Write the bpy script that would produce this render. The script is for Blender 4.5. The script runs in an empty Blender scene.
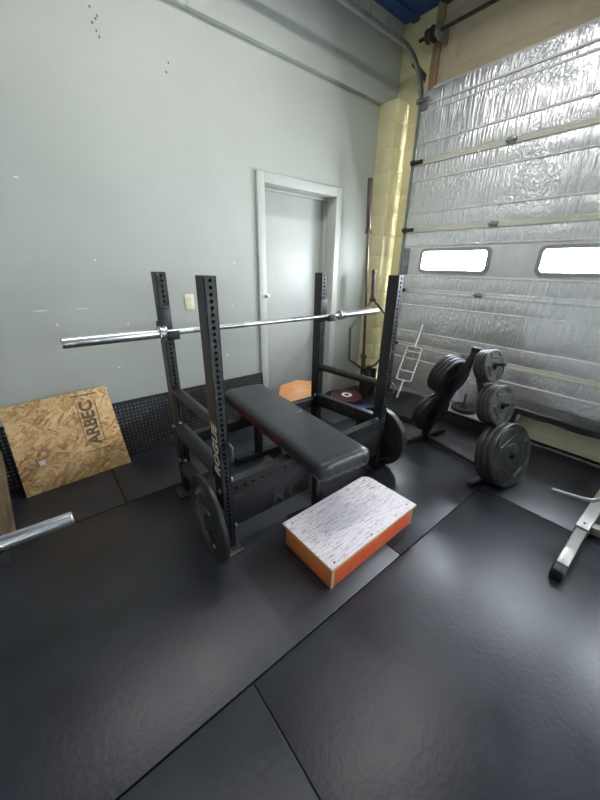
import bpy, bmesh, math, random
from mathutils import Vector, Matrix, Euler
random.seed(7)
SC = bpy.context.scene
COL = SC.collection
PI = math.pi
D2R = math.radians
V = Vector

# ------------------------------------------------------------------ materials
def srgb(r, g, b):
    f = lambda c: (c/255/12.92) if c/255 <= .04045 else ((c/255+.055)/1.055)**2.4
    return (f(r), f(g), f(b), 1)

def mat(name, col, rough=.5, metal=0., var=0., vscale=8., bump=0., bscale=60., coat=0., col2=None, stretch=None, spec=.5, rvar=0.):
    m = bpy.data.materials.new(name); m.use_nodes = True
    nt = m.node_tree; b = nt.nodes['Principled BSDF']
    b.inputs['Base Color'].default_value = col
    b.inputs['Roughness'].default_value = rough
    b.inputs['Metallic'].default_value = metal
    b.inputs['Specular IOR Level'].default_value = spec
    if coat: b.inputs['Coat Weight'].default_value = coat
    tc = nt.nodes.new('ShaderNodeTexCoord')
    mp = nt.nodes.new('ShaderNodeMapping'); nt.links.new(tc.outputs['Object'], mp.inputs['Vector'])
    if stretch: mp.inputs['Scale'].default_value = stretch
    if var or col2:
        n = nt.nodes.new('ShaderNodeTexNoise'); n.inputs['Scale'].default_value = vscale; n.inputs['Detail'].default_value = 6
        n.inputs['Roughness'].default_value = .6
        nt.links.new(mp.outputs[0], n.inputs['Vector'])
        r = nt.nodes.new('ShaderNodeValToRGB')
        c2 = col2 if col2 else tuple(c*(1-var) for c in col[:3])+(1,)
        c1 = col if col2 else tuple(min(1, c*(1+var)) for c in col[:3])+(1,)
        r.color_ramp.elements[0].position = .35; r.color_ramp.elements[0].color = c2
        r.color_ramp.elements[1].position = .62; r.color_ramp.elements[1].color = c1
        nt.links.new(n.outputs[0], r.inputs[0]); nt.links.new(r.outputs[0], b.inputs['Base Color'])
        if rvar:
            mr = nt.nodes.new('ShaderNodeMapRange')
            mr.inputs['From Min'].default_value = .3; mr.inputs['From Max'].default_value = .7
            mr.inputs['To Min'].default_value = rough-rvar; mr.inputs['To Max'].default_value = rough+rvar
            nt.links.new(n.outputs[0], mr.inputs[0]); nt.links.new(mr.outputs[0], b.inputs['Roughness'])
    if bump:
        n2 = nt.nodes.new('ShaderNodeTexNoise'); n2.inputs['Scale'].default_value = bscale; n2.inputs['Detail'].default_value = 4
        nt.links.new(mp.outputs[0], n2.inputs['Vector'])
        bp = nt.nodes.new('ShaderNodeBump'); bp.inputs['Strength'].default_value = bump; bp.inputs['Distance'].default_value = .01
        nt.links.new(n2.outputs[0], bp.inputs['Height']); nt.links.new(bp.outputs[0], b.inputs['Normal'])
    return m

M = {}
M['wall'] = mat('wall_paint', srgb(175, 179, 168), .55, var=.035, vscale=1.6, bump=.06, bscale=180)
M['doorpaint'] = mat('door_paint', srgb(190, 192, 183), .46, var=.05, vscale=2.5, bump=.04, bscale=40)
M['yellow'] = mat('yellow_paint', srgb(228, 219, 172), .8, var=.05, vscale=5, bump=.35, bscale=45)
M['tan'] = mat('tan_paint', srgb(200, 184, 152), .65, var=.04, vscale=5, bump=.3, bscale=60)
M['tanwood'] = mat('tan_wood', srgb(172, 142, 104), .6, var=.12, vscale=5, stretch=(1, 1, .1))
M['blue'] = mat('blue_ceiling_paint', srgb(40, 68, 120), .6, var=.1)
M['black'] = mat('black_powder_coat', srgb(34, 35, 37), .42, var=.12, vscale=20, bump=.05, bscale=400)
M['blackdeep'] = mat('hole_dark', srgb(9, 9, 10), .8)
M['scuffed'] = mat('scuffed_dark_steel', srgb(62, 56, 52), .45, metal=.3, col2=srgb(36, 34, 33), vscale=30)
M['iron'] = mat('cast_iron', srgb(42, 42, 41), .36, var=.18, vscale=14, bump=.15, bscale=220)
M['iron_grey'] = mat('grey_cast_iron', srgb(58, 56, 53), .45, var=.15, vscale=14, bump=.12, bscale=220)
M['rubberplate'] = mat('rubber_plate', srgb(30, 30, 31), .5, var=.1, vscale=30)
M['mark'] = mat('worn_grey_lettering', srgb(128, 126, 120), .55, var=.2, vscale=60)
M['cutout'] = mat('lit_edge_letters', srgb(70, 70, 70), .4, metal=.3)  # paler grey stands in for light catching the edges of the cut letters
M['bandwhite'] = mat('white_door_paint', srgb(226, 228, 226), .5, var=.05, vscale=9, bump=.2, bscale=12)
M['chrome'] = mat('chrome', (.80, .80, .79, 1), .34, metal=1., var=.08, vscale=30)
M['steel'] = mat('brushed_steel', (.5, .5, .49, 1), .3, metal=1., var=.15, vscale=12)
M['oldsteel'] = mat('worn_bar_steel', srgb(98, 90, 80), .38, metal=.75, var=.2, vscale=25)
M['galv'] = mat('galvanised_steel', srgb(150, 152, 150), .4, metal=.7, var=.12, vscale=10)
M['darkgalv'] = mat('dull_galvanised', srgb(92, 92, 88), .5, metal=.6, var=.15, vscale=12)
M['silver'] = mat('silver_paint', srgb(168, 168, 160), .35, metal=.35, var=.06, vscale=8)
M['vinyl'] = mat('black_vinyl', srgb(54, 54, 57), .33, var=.06, vscale=5, bump=.25, bscale=9)
M['red'] = mat('red_lettering', srgb(128, 34, 40), .6)
M['creamboard'] = mat('cream_board', srgb(206, 202, 168), .6, var=.08, vscale=4, stretch=(1, .3, 3))
M['white'] = mat('white_paint', srgb(236, 236, 232), .55)
M['cream'] = mat('cream_paint', srgb(220, 218, 202), .55, var=.06, vscale=6)
M['lettercream'] = mat('cream_lettering', srgb(240, 236, 222), .5, col2=srgb(206, 190, 150), vscale=40)
M['ivory'] = mat('ivory_plastic', srgb(232, 222, 184), .4)
M['rubber'] = mat('black_rubber', srgb(30, 31, 32), .62, var=.15, vscale=18, bump=.15, bscale=120)
M['matrubber'] = mat('loose_rubber', srgb(44, 45, 45), .38, var=.12, vscale=8, bump=.2, bscale=20)
M['orange'] = mat('orange_paint', srgb(246, 112, 66), .5, col2=srgb(236, 98, 56), vscale=16, bump=.15, bscale=60)
M['orangeworn'] = mat('worn_orange_paint', srgb(240, 124, 70), .55, col2=srgb(200, 132, 74), vscale=14, bump=.2, bscale=60)
M['rawply'] = mat('raw_plywood', srgb(214, 182, 132), .6, var=.12, vscale=20, stretch=(1, 1, 6))
M['orangewood'] = mat('orange_stained_wood', srgb(216, 146, 82), .45, var=.08, vscale=8, stretch=(1, 8, 1))
M['plank'] = mat('brown_plank', srgb(120, 98, 68), .65, col2=srgb(74, 62, 48), vscale=6, stretch=(6, 1, .5), bump=.15)
M['dustyrubber'] = mat('dusty_rubber', srgb(160, 164, 160), .7, col2=srgb(110, 112, 112), vscale=30)
M['maroon'] = mat('maroon_rubber', srgb(84, 40, 48), .5)
M['bluerubber'] = mat('blue_rubber', srgb(44, 58, 120), .5)
M['threshold'] = mat('pale_metal_edge', srgb(190, 190, 196), .4, metal=.2)
M['dusty'] = mat('dusty_steel_plate', srgb(96, 90, 82), .5, metal=.4, var=.2, vscale=20)
M['rib'] = mat('white_seam_tape', srgb(240, 240, 236), .5, var=.1, vscale=40)

# floor rubber: dusty swirls, roughness variation
def floor_mat():
    m = mat('floor_rubber', srgb(42, 44, 51), .39, col2=srgb(29, 31, 36), vscale=3.5, rvar=.05, spec=.6)  # base tinted slightly blue to imitate the sky's sheen on the rubber
    nt = m.node_tree; b = nt.nodes['Principled BSDF']
    tc = nt.nodes.new('ShaderNodeTexCoord')
    n = nt.nodes.new('ShaderNodeTexNoise'); n.inputs['Scale'].default_value = 55; n.inputs['Detail'].default_value = 8
    n3 = nt.nodes.new('ShaderNodeTexNoise'); n3.inputs['Scale'].default_value = 9; n3.inputs['Detail'].default_value = 5; n3.inputs['Distortion'].default_value = 1.5
    nt.links.new(tc.outputs['Object'], n.inputs['Vector']); nt.links.new(tc.outputs['Object'], n3.inputs['Vector'])
    ad = nt.nodes.new('ShaderNodeMath'); ad.operation = 'MULTIPLY_ADD'; ad.inputs[1].default_value = .3
    nt.links.new(n3.outputs[0], ad.inputs[0]); nt.links.new(n.outputs[0], ad.inputs[2])
    bp = nt.nodes.new('ShaderNodeBump'); bp.inputs['Strength'].default_value = .25; bp.inputs['Distance'].default_value = .003
    nt.links.new(ad.outputs[0], bp.inputs['Height']); nt.links.new(bp.outputs[0], b.inputs['Normal'])
    return m
M['floor'] = floor_mat()

# wrinkled foil insulation
def foil_mat():
    m = bpy.data.materials.new('foil_insulation'); m.use_nodes = True
    nt = m.node_tree; b = nt.nodes['Principled BSDF']
    b.inputs['Metallic'].default_value = .85; b.inputs['Roughness'].default_value = .3
    b.inputs['Base Color'].default_value = (.66, .68, .69, 1)
    tc = nt.nodes.new('ShaderNodeTexCoord')
    def noise(scale, sx, sy, sz, det=4, dist=0.):
        mp = nt.nodes.new('ShaderNodeMapping'); mp.inputs['Scale'].default_value = (sx, sy, sz)
        nt.links.new(tc.outputs['Object'], mp.inputs['Vector'])
        n = nt.nodes.new('ShaderNodeTexNoise'); n.inputs['Scale'].default_value = scale; n.inputs['Detail'].default_value = det
        n.inputs['Distortion'].default_value = dist
        nt.links.new(mp.outputs[0], n.inputs['Vector']); return n
    a = noise(46, 1, 1, .07, 4)           # vertical creases
    c = noise(52, 1, 1, .7, 6, .6)         # crumple
    d = noise(2.2, 1, 1, 1.4, 2)          # which zones are creased
    e = noise(5, 1, 1, 1, 3, .5)          # slow pillowing of the foil
    mx = nt.nodes.new('ShaderNodeMix'); mx.data_type = 'FLOAT'
    rp = nt.nodes.new('ShaderNodeMapRange'); rp.inputs[1].default_value = .47; rp.inputs[2].default_value = .62
    nt.links.new(d.outputs[0], rp.inputs[0]); nt.links.new(rp.outputs[0], mx.inputs[0])
    nt.links.new(a.outputs[0], mx.inputs[2]); nt.links.new(c.outputs[0], mx.inputs[3])
    bp = nt.nodes.new('ShaderNodeBump'); bp.inputs['Strength'].default_value = .75; bp.inputs['Distance'].default_value = .018
    nt.links.new(mx.outputs[0], bp.inputs['Height'])
    bp2 = nt.nodes.new('ShaderNodeBump'); bp2.inputs['Strength'].default_value = .22; bp2.inputs['Distance'].default_value = .04
    nt.links.new(e.outputs[0], bp2.inputs['Height']); nt.links.new(bp2.outputs[0], bp.inputs['Normal'])
    nt.links.new(bp.outputs[0], b.inputs['Normal'])
    r = nt.nodes.new('ShaderNodeValToRGB')
    r.color_ramp.elements[0].position = .3; r.color_ramp.elements[0].color = (.80, .81, .81, 1)
    r.color_ramp.elements[1].position = .7; r.color_ramp.elements[1].color = (.95, .95, .95, 1)
    nt.links.new(c.outputs[0], r.inputs[0]); nt.links.new(r.outputs[0], b.inputs['Base Color'])
    return m
M['foil'] = foil_mat()

def osb_mat():
    m = bpy.data.materials.new('strand_board'); m.use_nodes = True
    nt = m.node_tree; b = nt.nodes['Principled BSDF']; b.inputs['Roughness'].default_value = .6
    tc = nt.nodes.new('ShaderNodeTexCoord')
    wn = nt.nodes.new('ShaderNodeTexNoise'); wn.inputs['Scale'].default_value = 7; wn.inputs['Detail'].default_value = 2
    nt.links.new(tc.outputs['Object'], wn.inputs['Vector'])
    def flakes(rot, sx, sy, seed):
        m0 = nt.nodes.new('ShaderNodeMapping'); m0.inputs['Rotation'].default_value = (0, rot, 0); m0.inputs['Location'].default_value = (seed, 0, seed*.7)
        mp = nt.nodes.new('ShaderNodeMapping'); mp.inputs['Scale'].default_value = (sx, .1, sy)
        va = nt.nodes.new('ShaderNodeVectorMath'); va.operation = 'MULTIPLY_ADD'
        nt.links.new(wn.outputs['Color'], va.inputs[0]); va.inputs[1].default_value = (.06, .06, .06)
        nt.links.new(tc.outputs['Object'], va.inputs[2])
        nt.links.new(va.outputs[0], m0.inputs['Vector']); nt.links.new(m0.outputs[0], mp.inputs['Vector'])
        v = nt.nodes.new('ShaderNodeTexVoronoi'); v.inputs['Scale'].default_value = 1
        nt.links.new(mp.outputs[0], v.inputs['Vector'])
        s = nt.nodes.new('ShaderNodeSeparateColor'); nt.links.new(v.outputs['Color'], s.inputs[0])
        return s.outputs[0], s.outputs[1]
    f1, g1 = flakes(.7, 18, 66, 3.1); f2, g2 = flakes(-.55, 19, 84, 7.7); f3, g3 = flakes(1.4, 21, 86, 11.3); f4, g4 = flakes(.1, 20, 76, 15.9); f5, g5 = flakes(-1.1, 17, 70, 19.3)
    def mixf(fac, a, c):
        x = nt.nodes.new('ShaderNodeMix'); x.data_type = 'FLOAT'
        gt = nt.nodes.new('ShaderNodeMath'); gt.operation = 'GREATER_THAN'; gt.inputs[1].default_value = .5
        nt.links.new(fac, gt.inputs[0]); nt.links.new(gt.outputs[0], x.inputs[0])
        nt.links.new(a, x.inputs[2]); nt.links.new(c, x.inputs[3]); return x.outputs[0]
    k0 = mixf(g1, f1, mixf(g2, f2, mixf(g3, f3, mixf(g4, f4, f5))))
    gm = nt.nodes.new('ShaderNodeMapping'); gm.inputs['Scale'].default_value = (40, 1, 60); nt.links.new(tc.outputs['Object'], gm.inputs['Vector'])
    gn = nt.nodes.new('ShaderNodeTexNoise'); gn.inputs['Scale'].default_value = 1; gn.inputs['Detail'].default_value = 5; nt.links.new(gm.outputs[0], gn.inputs['Vector'])
    kk = nt.nodes.new('ShaderNodeMix'); kk.data_type = 'FLOAT'; kk.inputs[0].default_value = .35; nt.links.new(k0, kk.inputs[2]); nt.links.new(gn.outputs[0], kk.inputs[3]); k = kk.outputs[0]
    r = nt.nodes.new('ShaderNodeValToRGB'); r.color_ramp.interpolation = 'LINEAR'
    cs = [(.12, srgb(140, 98, 54)), (.26, srgb(178, 134, 84)), (.5, srgb(206, 166, 112)), (.75, srgb(224, 190, 136)), (.95, srgb(234, 204, 152))]
    el = r.color_ramp.elements
    el[0].position, el[0].color = cs[0]; el[1].position, el[1].color = cs[-1]
    for p, c in cs[1:-1]:
        e = el.new(p); e.color = c
    nt.links.new(k, r.inputs[0])
    nt.links.new(r.outputs[0], b.inputs['Base Color'])
    bp = nt.nodes.new('ShaderNodeBump'); bp.inputs['Strength'].default_value = .25; bp.inputs['Distance'].default_value = .002
    nt.links.new(k, bp.inputs['Height']); nt.links.new(bp.outputs[0], b.inputs['Normal'])
    return m
M['osb'] = osb_mat()

def worn_white():
    m = bpy.data.materials.new('worn_white_paint'); m.use_nodes = True
    nt = m.node_tree; b = nt.nodes['Principled BSDF']; b.inputs['Roughness'].default_value = .6
    tc = nt.nodes.new('ShaderNodeTexCoord')
    def nz(scale, st, det=6):
        mp = nt.nodes.new('ShaderNodeMapping'); mp.inputs['Scale'].default_value = st
        nt.links.new(tc.outputs['Object'], mp.inputs['Vector'])
        n = nt.nodes.new('ShaderNodeTexNoise'); n.inputs['Scale'].default_value = scale; n.inputs['Detail'].default_value = det
        nt.links.new(mp.outputs[0], n.inputs['Vector']); return n
    a = nz(13, (1, 9, 1), 5); p = nz(2.6, (1, 1, 1), 2); s = nz(62, (1, 1.5, 1), 3)
    r = nt.nodes.new('ShaderNodeValToRGB')
    el = r.color_ramp.elements
    el[0].position = .30; el[0].color = srgb(178, 146, 136); el[1].position = .43; el[1].color = srgb(220, 210, 212)
    e = el.new(.62); e.color = srgb(234, 228, 229)
    ad = nt.nodes.new('ShaderNodeMath'); ad.operation = 'MULTIPLY_ADD'; ad.inputs[1].default_value = .35
    sb = nt.nodes.new('ShaderNodeMath'); sb.operation = 'ADD'; sb.inputs[1].default_value = -.16
    nt.links.new(p.outputs[0], ad.inputs[0]); nt.links.new(a.outputs[0], ad.inputs[2])
    nt.links.new(ad.outputs[0], sb.inputs[0]); nt.links.new(sb.outputs[0], r.inputs[0])
    r2 = nt.nodes.new('ShaderNodeValToRGB'); r2.color_ramp.elements[0].position = .33; r2.color_ramp.elements[0].color = srgb(140, 96, 84)
    r2.color_ramp.elements[1].position = .39; r2.color_ramp.elements[1].color = (1, 1, 1, 1)
    nt.links.new(s.outputs[0], r2.inputs[0])
    mx = nt.nodes.new('ShaderNodeMix'); mx.data_type = 'RGBA'; mx.blend_type = 'MULTIPLY'; mx.inputs[0].default_value = .6
    nt.links.new(r.outputs[0], mx.inputs[6]); nt.links.new(r2.outputs[0], mx.inputs[7])
    nt.links.new(mx.outputs[2], b.inputs['Base Color'])
    return m
M['wornwhite'] = worn_white()

def glass_mat():
    m = bpy.data.materials.new('window_glass'); m.use_nodes = True
    nt = m.node_tree; nt.nodes.remove(nt.nodes['Principled BSDF'])
    t = nt.nodes.new('ShaderNodeBsdfTransparent'); g = nt.nodes.new('ShaderNodeBsdfGlossy'); g.inputs['Roughness'].default_value = .03
    x = nt.nodes.new('ShaderNodeMixShader'); x.inputs[0].default_value = .08
    nt.links.new(t.outputs[0], x.inputs[1]); nt.links.new(g.outputs[0], x.inputs[2])
    nt.links.new(x.outputs[0], nt.nodes['Material Output'].inputs[0])
    return m
M['glass'] = glass_mat()

# ------------------------------------------------------------------ mesh helpers
def frame(z, x=None):
    z = V(z).normalized()
    x = V(x) if x is not None else (V((0, 0, 1)) if abs(z.z) < .9 else V((1, 0, 0)))
    x = (x - z*x.dot(z)).normalized(); y = z.cross(x)
    return x, y, z

class MB:
    def __init__(s): s.bm = bmesh.new()
    def box(s, x0, x1, y0, y1, z0, z1):
        return s.obox(((x0+x1)/2, (y0+y1)/2, (z0+z1)/2), (1, 0, 0), (0, 1, 0), (0, 0, 1), (x1-x0)/2, (y1-y0)/2, (z1-z0)/2)
    def obox(s, c, ax, ay, az, hx, hy, hz):
        c, ax, ay, az = V(c), V(ax).normalized()*hx, V(ay).normalized()*hy, V(az).normalized()*hz
        v = [s.bm.verts.new(c+ax*i+ay*j+az*k) for k in (-1, 1) for j in (-1, 1) for i in (-1, 1)]
        fs = [(0, 2, 3, 1), (4, 5, 7, 6), (0, 1, 5, 4), (2, 6, 7, 3), (0, 4, 6, 2), (1, 3, 7, 5)]
        out = [s.bm.faces.new([v[i] for i in f]) for f in fs]
        if ax.cross(ay).dot(az) < 0:
            for f in out: f.normal_flip()
        return s
    def bar(s, p0, p1, w, h, wdir):              # rectangular bar between two points; wdir = direction of width w
        p0, p1 = V(p0), V(p1); d = p1-p0
        x, y, z = frame(d, wdir)
        return s.obox((p0+p1)/2, x, y, z, w/2, h/2, d.length/2)
    def lathe(s, c, axis, prof, seg=32, xdir=None):   # prof: list of (r, t) from start to end along the axis
        c = V(c); x, y, z = frame(axis, xdir)
        rings = []
        for r, t in prof:
            if r < 1e-6: rings.append([s.bm.verts.new(c+z*t)])
            else: rings.append([s.bm.verts.new(c+z*t+(x*math.cos(a)+y*math.sin(a))*r) for a in [2*PI*i/seg for i in range(seg)]])
        for A, B in zip(rings, rings[1:]):
            for i in range(seg):
                j = (i+1) % seg
                if len(A) == 1 and len(B) == 1: continue
                if len(A) == 1: s.bm.faces.new((A[0], B[j], B[i])) if False else s.bm.faces.new((A[0], B[i], B[j])).normal_flip()
                elif len(B) == 1: s.bm.faces.new((A[i], A[j], B[0]))
                else: s.bm.faces.new((A[i], A[j], B[j], B[i]))
        return s
    def cyl(s, p0, p1, r, seg=20, cap=True):
        p0, p1 = V(p0), V(p1); L = (p1-p0).length
        pr = [(r, 0), (r, L)]
        if cap: pr = [(0, 0)]+pr+[(0, L)]
        return s.lathe(p0, p1-p0, pr, seg)
    def tube(s, pts, r, seg=12, closed=False):
        pts = [V(p) for p in pts]; n = len(pts); rings = []
        prev = None
        for i, p in enumerate(pts):
            if closed: d = (pts[(i+1) % n]-pts[i-1])
            else: d = pts[min(i+1, n-1)]-pts[max(i-1, 0)]
            x, y, z = frame(d, prev); prev = x
            k = 1.
            rings.append([s.bm.verts.new(p+(x*math.cos(a)+y*math.sin(a))*r*k) for a in [2*PI*q/seg for q in range(seg)]])
        rr = list(zip(rings, rings[1:]))
        if closed: rr.append((rings[-1], rings[0]))
        for A, B in rr:
            for i in range(seg): s.bm.faces.new((A[i], A[(i+1) % seg], B[(i+1) % seg], B[i]))
        if not closed:
            s.bm.faces.new(rings[0][::-1]); s.bm.faces.new(rings[-1])
        return s
    def prism(s, poly, ax, ay, az, depth, o=(0, 0, 0)):   # poly in (ax, ay), extruded along az
        o, ax, ay, az = V(o), V(ax), V(ay), V(az)
        A = [s.bm.verts.new(o+ax*p[0]+ay*p[1]) for p in poly]
        B = [s.bm.verts.new(o+ax*p[0]+ay*p[1]+az*depth) for p in poly]
        s.bm.faces.new(A[::-1]); s.bm.faces.new(B); n = len(A)
        for i in range(n): s.bm.faces.new((A[i], A[(i+1) % n], B[(i+1) % n], B[i]))
        return s
    def perf(s, o, ax, ay, nx, ny, cw, ch, hr, depth, seg=8, hry=None):  # perforated sheet with true holes; depth goes along -(ax x ay)
        o, ax, ay = V(o), V(ax).normalized(), V(ay).normalized(); az = ax.cross(ay)
        hry = hry or hr
        for j in range(ny):
            for i in range(nx):
                c = o+ax*((i+.5)*cw)+ay*((j+.5)*ch)
                angs = [2*PI*(k+.5)/seg for k in range(seg)]
                inner = [s.bm.verts.new(c+ax*math.cos(a)*hr+ay*math.sin(a)*hry) for a in angs]
                deep = [s.bm.verts.new(v.co-az*depth) for v in inner]
                outer = []
                for a in angs:
                    ca, sa = math.cos(a), math.sin(a); k = max(abs(ca), abs(sa))
                    outer.append(s.bm.verts.new(c+ax*(ca/k*cw/2)+ay*(sa/k*ch/2)))
                cor = {}
                for k in range(seg):
                    k2 = (k+1) % seg
                    s.bm.faces.new((inner[k], outer[k], outer[k2], inner[k2]))
                    s.bm.faces.new((deep[k], inner[k], inner[k2], deep[k2]))
                    p, q = outer[k].co-c, outer[k2].co-c        # fill the corner when two neighbours sit on different sides
                    px, py, qx, qy = p.dot(ax), p.dot(ay), q.dot(ax), q.dot(ay)
                    if abs(px-qx) > 1e-6 and abs(py-qy) > 1e-6:
                        w = s.bm.verts.new(c+ax*math.copysign(cw/2, px+qx)+ay*math.copysign(ch/2, py+qy))
                        s.bm.faces.new((outer[k], w, outer[k2]))
        return s

ROOTM = {}
def wm(o): return ROOTM.get(o.name, Matrix.Identity(4)) if o else Matrix.Identity(4)

def obj(name, mb, m, parent=None, bevel=0., smooth=True, seg=2, label=None, fixn=False):
    bm = mb.bm if isinstance(mb, MB) else mb
    if fixn: bmesh.ops.recalc_face_normals(bm, faces=bm.faces)
    W = wm(parent)
    bm.transform(W.inverted())
    me = bpy.data.meshes.new(name); bm.to_mesh(me); bm.free()
    mats = m if isinstance(m, (list, tuple)) else [m]
    for q in mats: me.materials.append(M[q])
    if smooth:
        for p in me.polygons: p.use_smooth = True
    o = bpy.data.objects.new(name, me); COL.objects.link(o)
    if smooth and bevel == 0:
        es = o.modifiers.new('edge_split', 'EDGE_SPLIT'); es.split_angle = D2R(35)
    if bevel:
        b = o.modifiers.new('bevel', 'BEVEL'); b.width = bevel; b.segments = seg; b.limit_method = 'ANGLE'; b.angle_limit = D2R(35)
        b.harden_normals = False
        es = o.modifiers.new('edge_split', 'EDGE_SPLIT'); es.split_angle = D2R(50)
    if parent:
        o.parent = parent; ROOTM[o.name] = W
    if label: o['label'] = label
    return o

def tag(o, label, cat, group=None, kind=None):
    o['label'] = label; o['category'] = cat
    if group: o['group'] = group
    if kind: o['kind'] = kind
    return o

def thing(name, label, cat, loc, rot=None, group=None):
    o = bpy.data.objects.new(name, None); COL.objects.link(o)
    o.empty_display_size = .05
    R = rot.to_4x4() if rot is not None else Matrix.Identity(4)
    W = Matrix.Translation(V(loc)) @ R
    o.matrix_world = W; o.location = W.to_translation(); o.rotation_euler = W.to_euler()
    ROOTM[o.name] = W
    return tag(o, label, cat, group)

def struct(name, mb, m, bevel=0., parent=None, label=None, cat=None, smooth=True):
    o = obj(name, mb, m, parent, bevel, smooth)
    if parent is None:
        o['kind'] = 'structure'
        if label: o['label'] = label
        if cat: o['category'] = cat
    return o

def text_bm(txt, size, depth, o, ax, ay, bold=0., shear=0., align='CENTER', spacing=1.):
    cu = bpy.data.curves.new('lettering', 'FONT'); cu.body = txt; cu.size = size; cu.extrude = depth
    cu.align_x = align; cu.align_y = 'CENTER'; cu.offset = bold; cu.shear = shear; cu.space_character = spacing
    cu.resolution_u = 3
    t = bpy.data.objects.new('lettering', cu); COL.objects.link(t)
    dg = bpy.context.evaluated_depsgraph_get()
    me = bpy.data.meshes.new_from_object(t.evaluated_get(dg))
    bm = bmesh.new(); bm.from_mesh(me)
    bpy.data.objects.remove(t); bpy.data.curves.remove(cu); bpy.data.meshes.remove(me)
    ax, ay = V(ax).normalized(), V(ay).normalized(); az = ax.cross(ay)
    T = Matrix(((ax.x, ay.x, az.x, o[0]), (ax.y, ay.y, az.y, o[1]), (ax.z, ay.z, az.z, o[2]), (0, 0, 0, 1)))
    bm.transform(T)
    mb = MB(); mb.bm.free(); mb.bm = bm
    return mb

def add_bm(dst, src):
    me = bpy.data.meshes.new('tmp'); src.bm.to_mesh(me); src.bm.free()
    dst.bm.from_mesh(me); bpy.data.meshes.remove(me)
    return dst

def arc_text(txt, size, r, a0, a1, c, ax, ay, depth=.0015, bold=.001):
    """letters along an arc on the face at c spanned by ax, ay; clockwise from angle a0 to a1 (degrees)"""
    mb = MB(); ax, ay = V(ax).normalized(), V(ay).normalized()
    n = len(txt)
    for i, ch in enumerate(txt):
        if ch == ' ': continue
        a = D2R(a0+(a1-a0)*(i+.5)/n)
        rad = ax*math.cos(a)+ay*math.sin(a); tan = ax*math.sin(a)-ay*math.cos(a)
        p = V(c)+rad*r
        if a1 > a0: rad, tan = -rad, -tan
        add_bm(mb, text_bm(ch, size, depth, p, tan, rad, bold))
    return mb

def copy_tree(o, parent=None):
    c = o.copy(); COL.objects.link(c)
    if parent: c.parent = parent
    for ch in list(o.children): copy_tree(ch, c)
    return c

# ------------------------------------------------------------------ room
YW, YU, XP, XW, XD = 2.58, 2.54, 3.05, 3.25, 3.19    # lower wall, upper wall, pillar face, garage wall, garage door face
ZC = 3.45
# floor: mats with open seams
mb = MB()
g = .006
def mat_tile(x0, x1, y0, y1): mb.box(x0+g/2, x1-g/2, y0+g/2, y1-g/2, -.02, 0)
mb.box(-2.6, 4.0, -3.2, 2.85, -.08, -.012)
ys0 = .632
xs_near = [-2.2, .326, 2.165, 3.99]; xs_far = [-2.5, 1.235, 2.44, 3.99]; xs_back = [-2.5, .207, 2.035, 3.99]
for a, b in zip(xs_near, xs_near[1:]): mat_tile(a, b, ys0-1.83, ys0); mat_tile(a, b, ys0-3.6, ys0-1.83)
for a, b in zip(xs_far, xs_far[1:]): mat_tile(a, b, ys0, 1.95)
for a, b in zip(xs_back, xs_back[1:]): mat_tile(a, b, 1.95, 2.84)
struct('floor', mb, 'floor', bevel=.002)

# grey wall, lower part with door hole
DX0, DX1, DZ = 1.685, 2.525, 2.03
mb = MB()
mb.box(-2.6, DX0, YW, YW+.26, 0, 2.835); mb.box(DX1, XW+.2, YW, YW+.26, 0, 2.835); mb.box(DX0, DX1, YW, YW+.26, DZ, 2.835)
struct('wall_back', mb, 'wall', smooth=False)
mb = MB()
mb.box(-2.6, 1.155, YU, YW+.26, 2.837, ZC); mb.box(1.158, XW+.2, YU, YW+.26, 2.837, ZC)
struct('wall_upper_back', mb, 'wall', smooth=False)
# paint chips and dents on the wall are small patches of bare filler
def chip(x, z, w, h, i):
    q = MB(); n = 7
    q.prism([(math.cos(2*PI*k/n)*w*random.uniform(.6, 1.1), math.sin(2*PI*k/n)*h*random.uniform(.6, 1.1)) for k in range(n)], (1, 0, 0), (0, 0, 1), (0, -1, 0), .0012, (x, YW+.0005, z))
    return q
chips = MB()
for x, z, w, h in [(.11, 1.82, .016, .005), (1.40, 1.42, .008, .008), (.405, 1.415, .007, .009), (.53, 1.0, .007, .012), (.47, .99, .005, .004), (1.28, .66, .01, .014), (.42, .70, .012, .006), (.31, .56, .006, .01), (.06, 1.12, .05, .004), (.27, 1.12, .06, .003), (.12, 1.03, .008, .01), (1.36, 1.08, .006, .007), (1.22, 1.53, .004, .004)]:
    add_bm(chips, chip(x, z, w, h, 0))
o = struct('trim_1', chips, 'white'); o['label'] = 'small white paint chips on the grey wall'
dk = MB()
for x, z in [(.62, 2.66), (.64, 2.62), (.62, 2.60), (.635, 2.57), (.645, 2.55), (.65, 2.635), (1.02, 2.55), (1.0, 2.50)]:
    add_bm(dk, chip(x, z, .006, .008, 0))
o = struct('trim_2', dk, 'darkgalv'); o['label'] = 'screw holes high on the grey wall'

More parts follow.
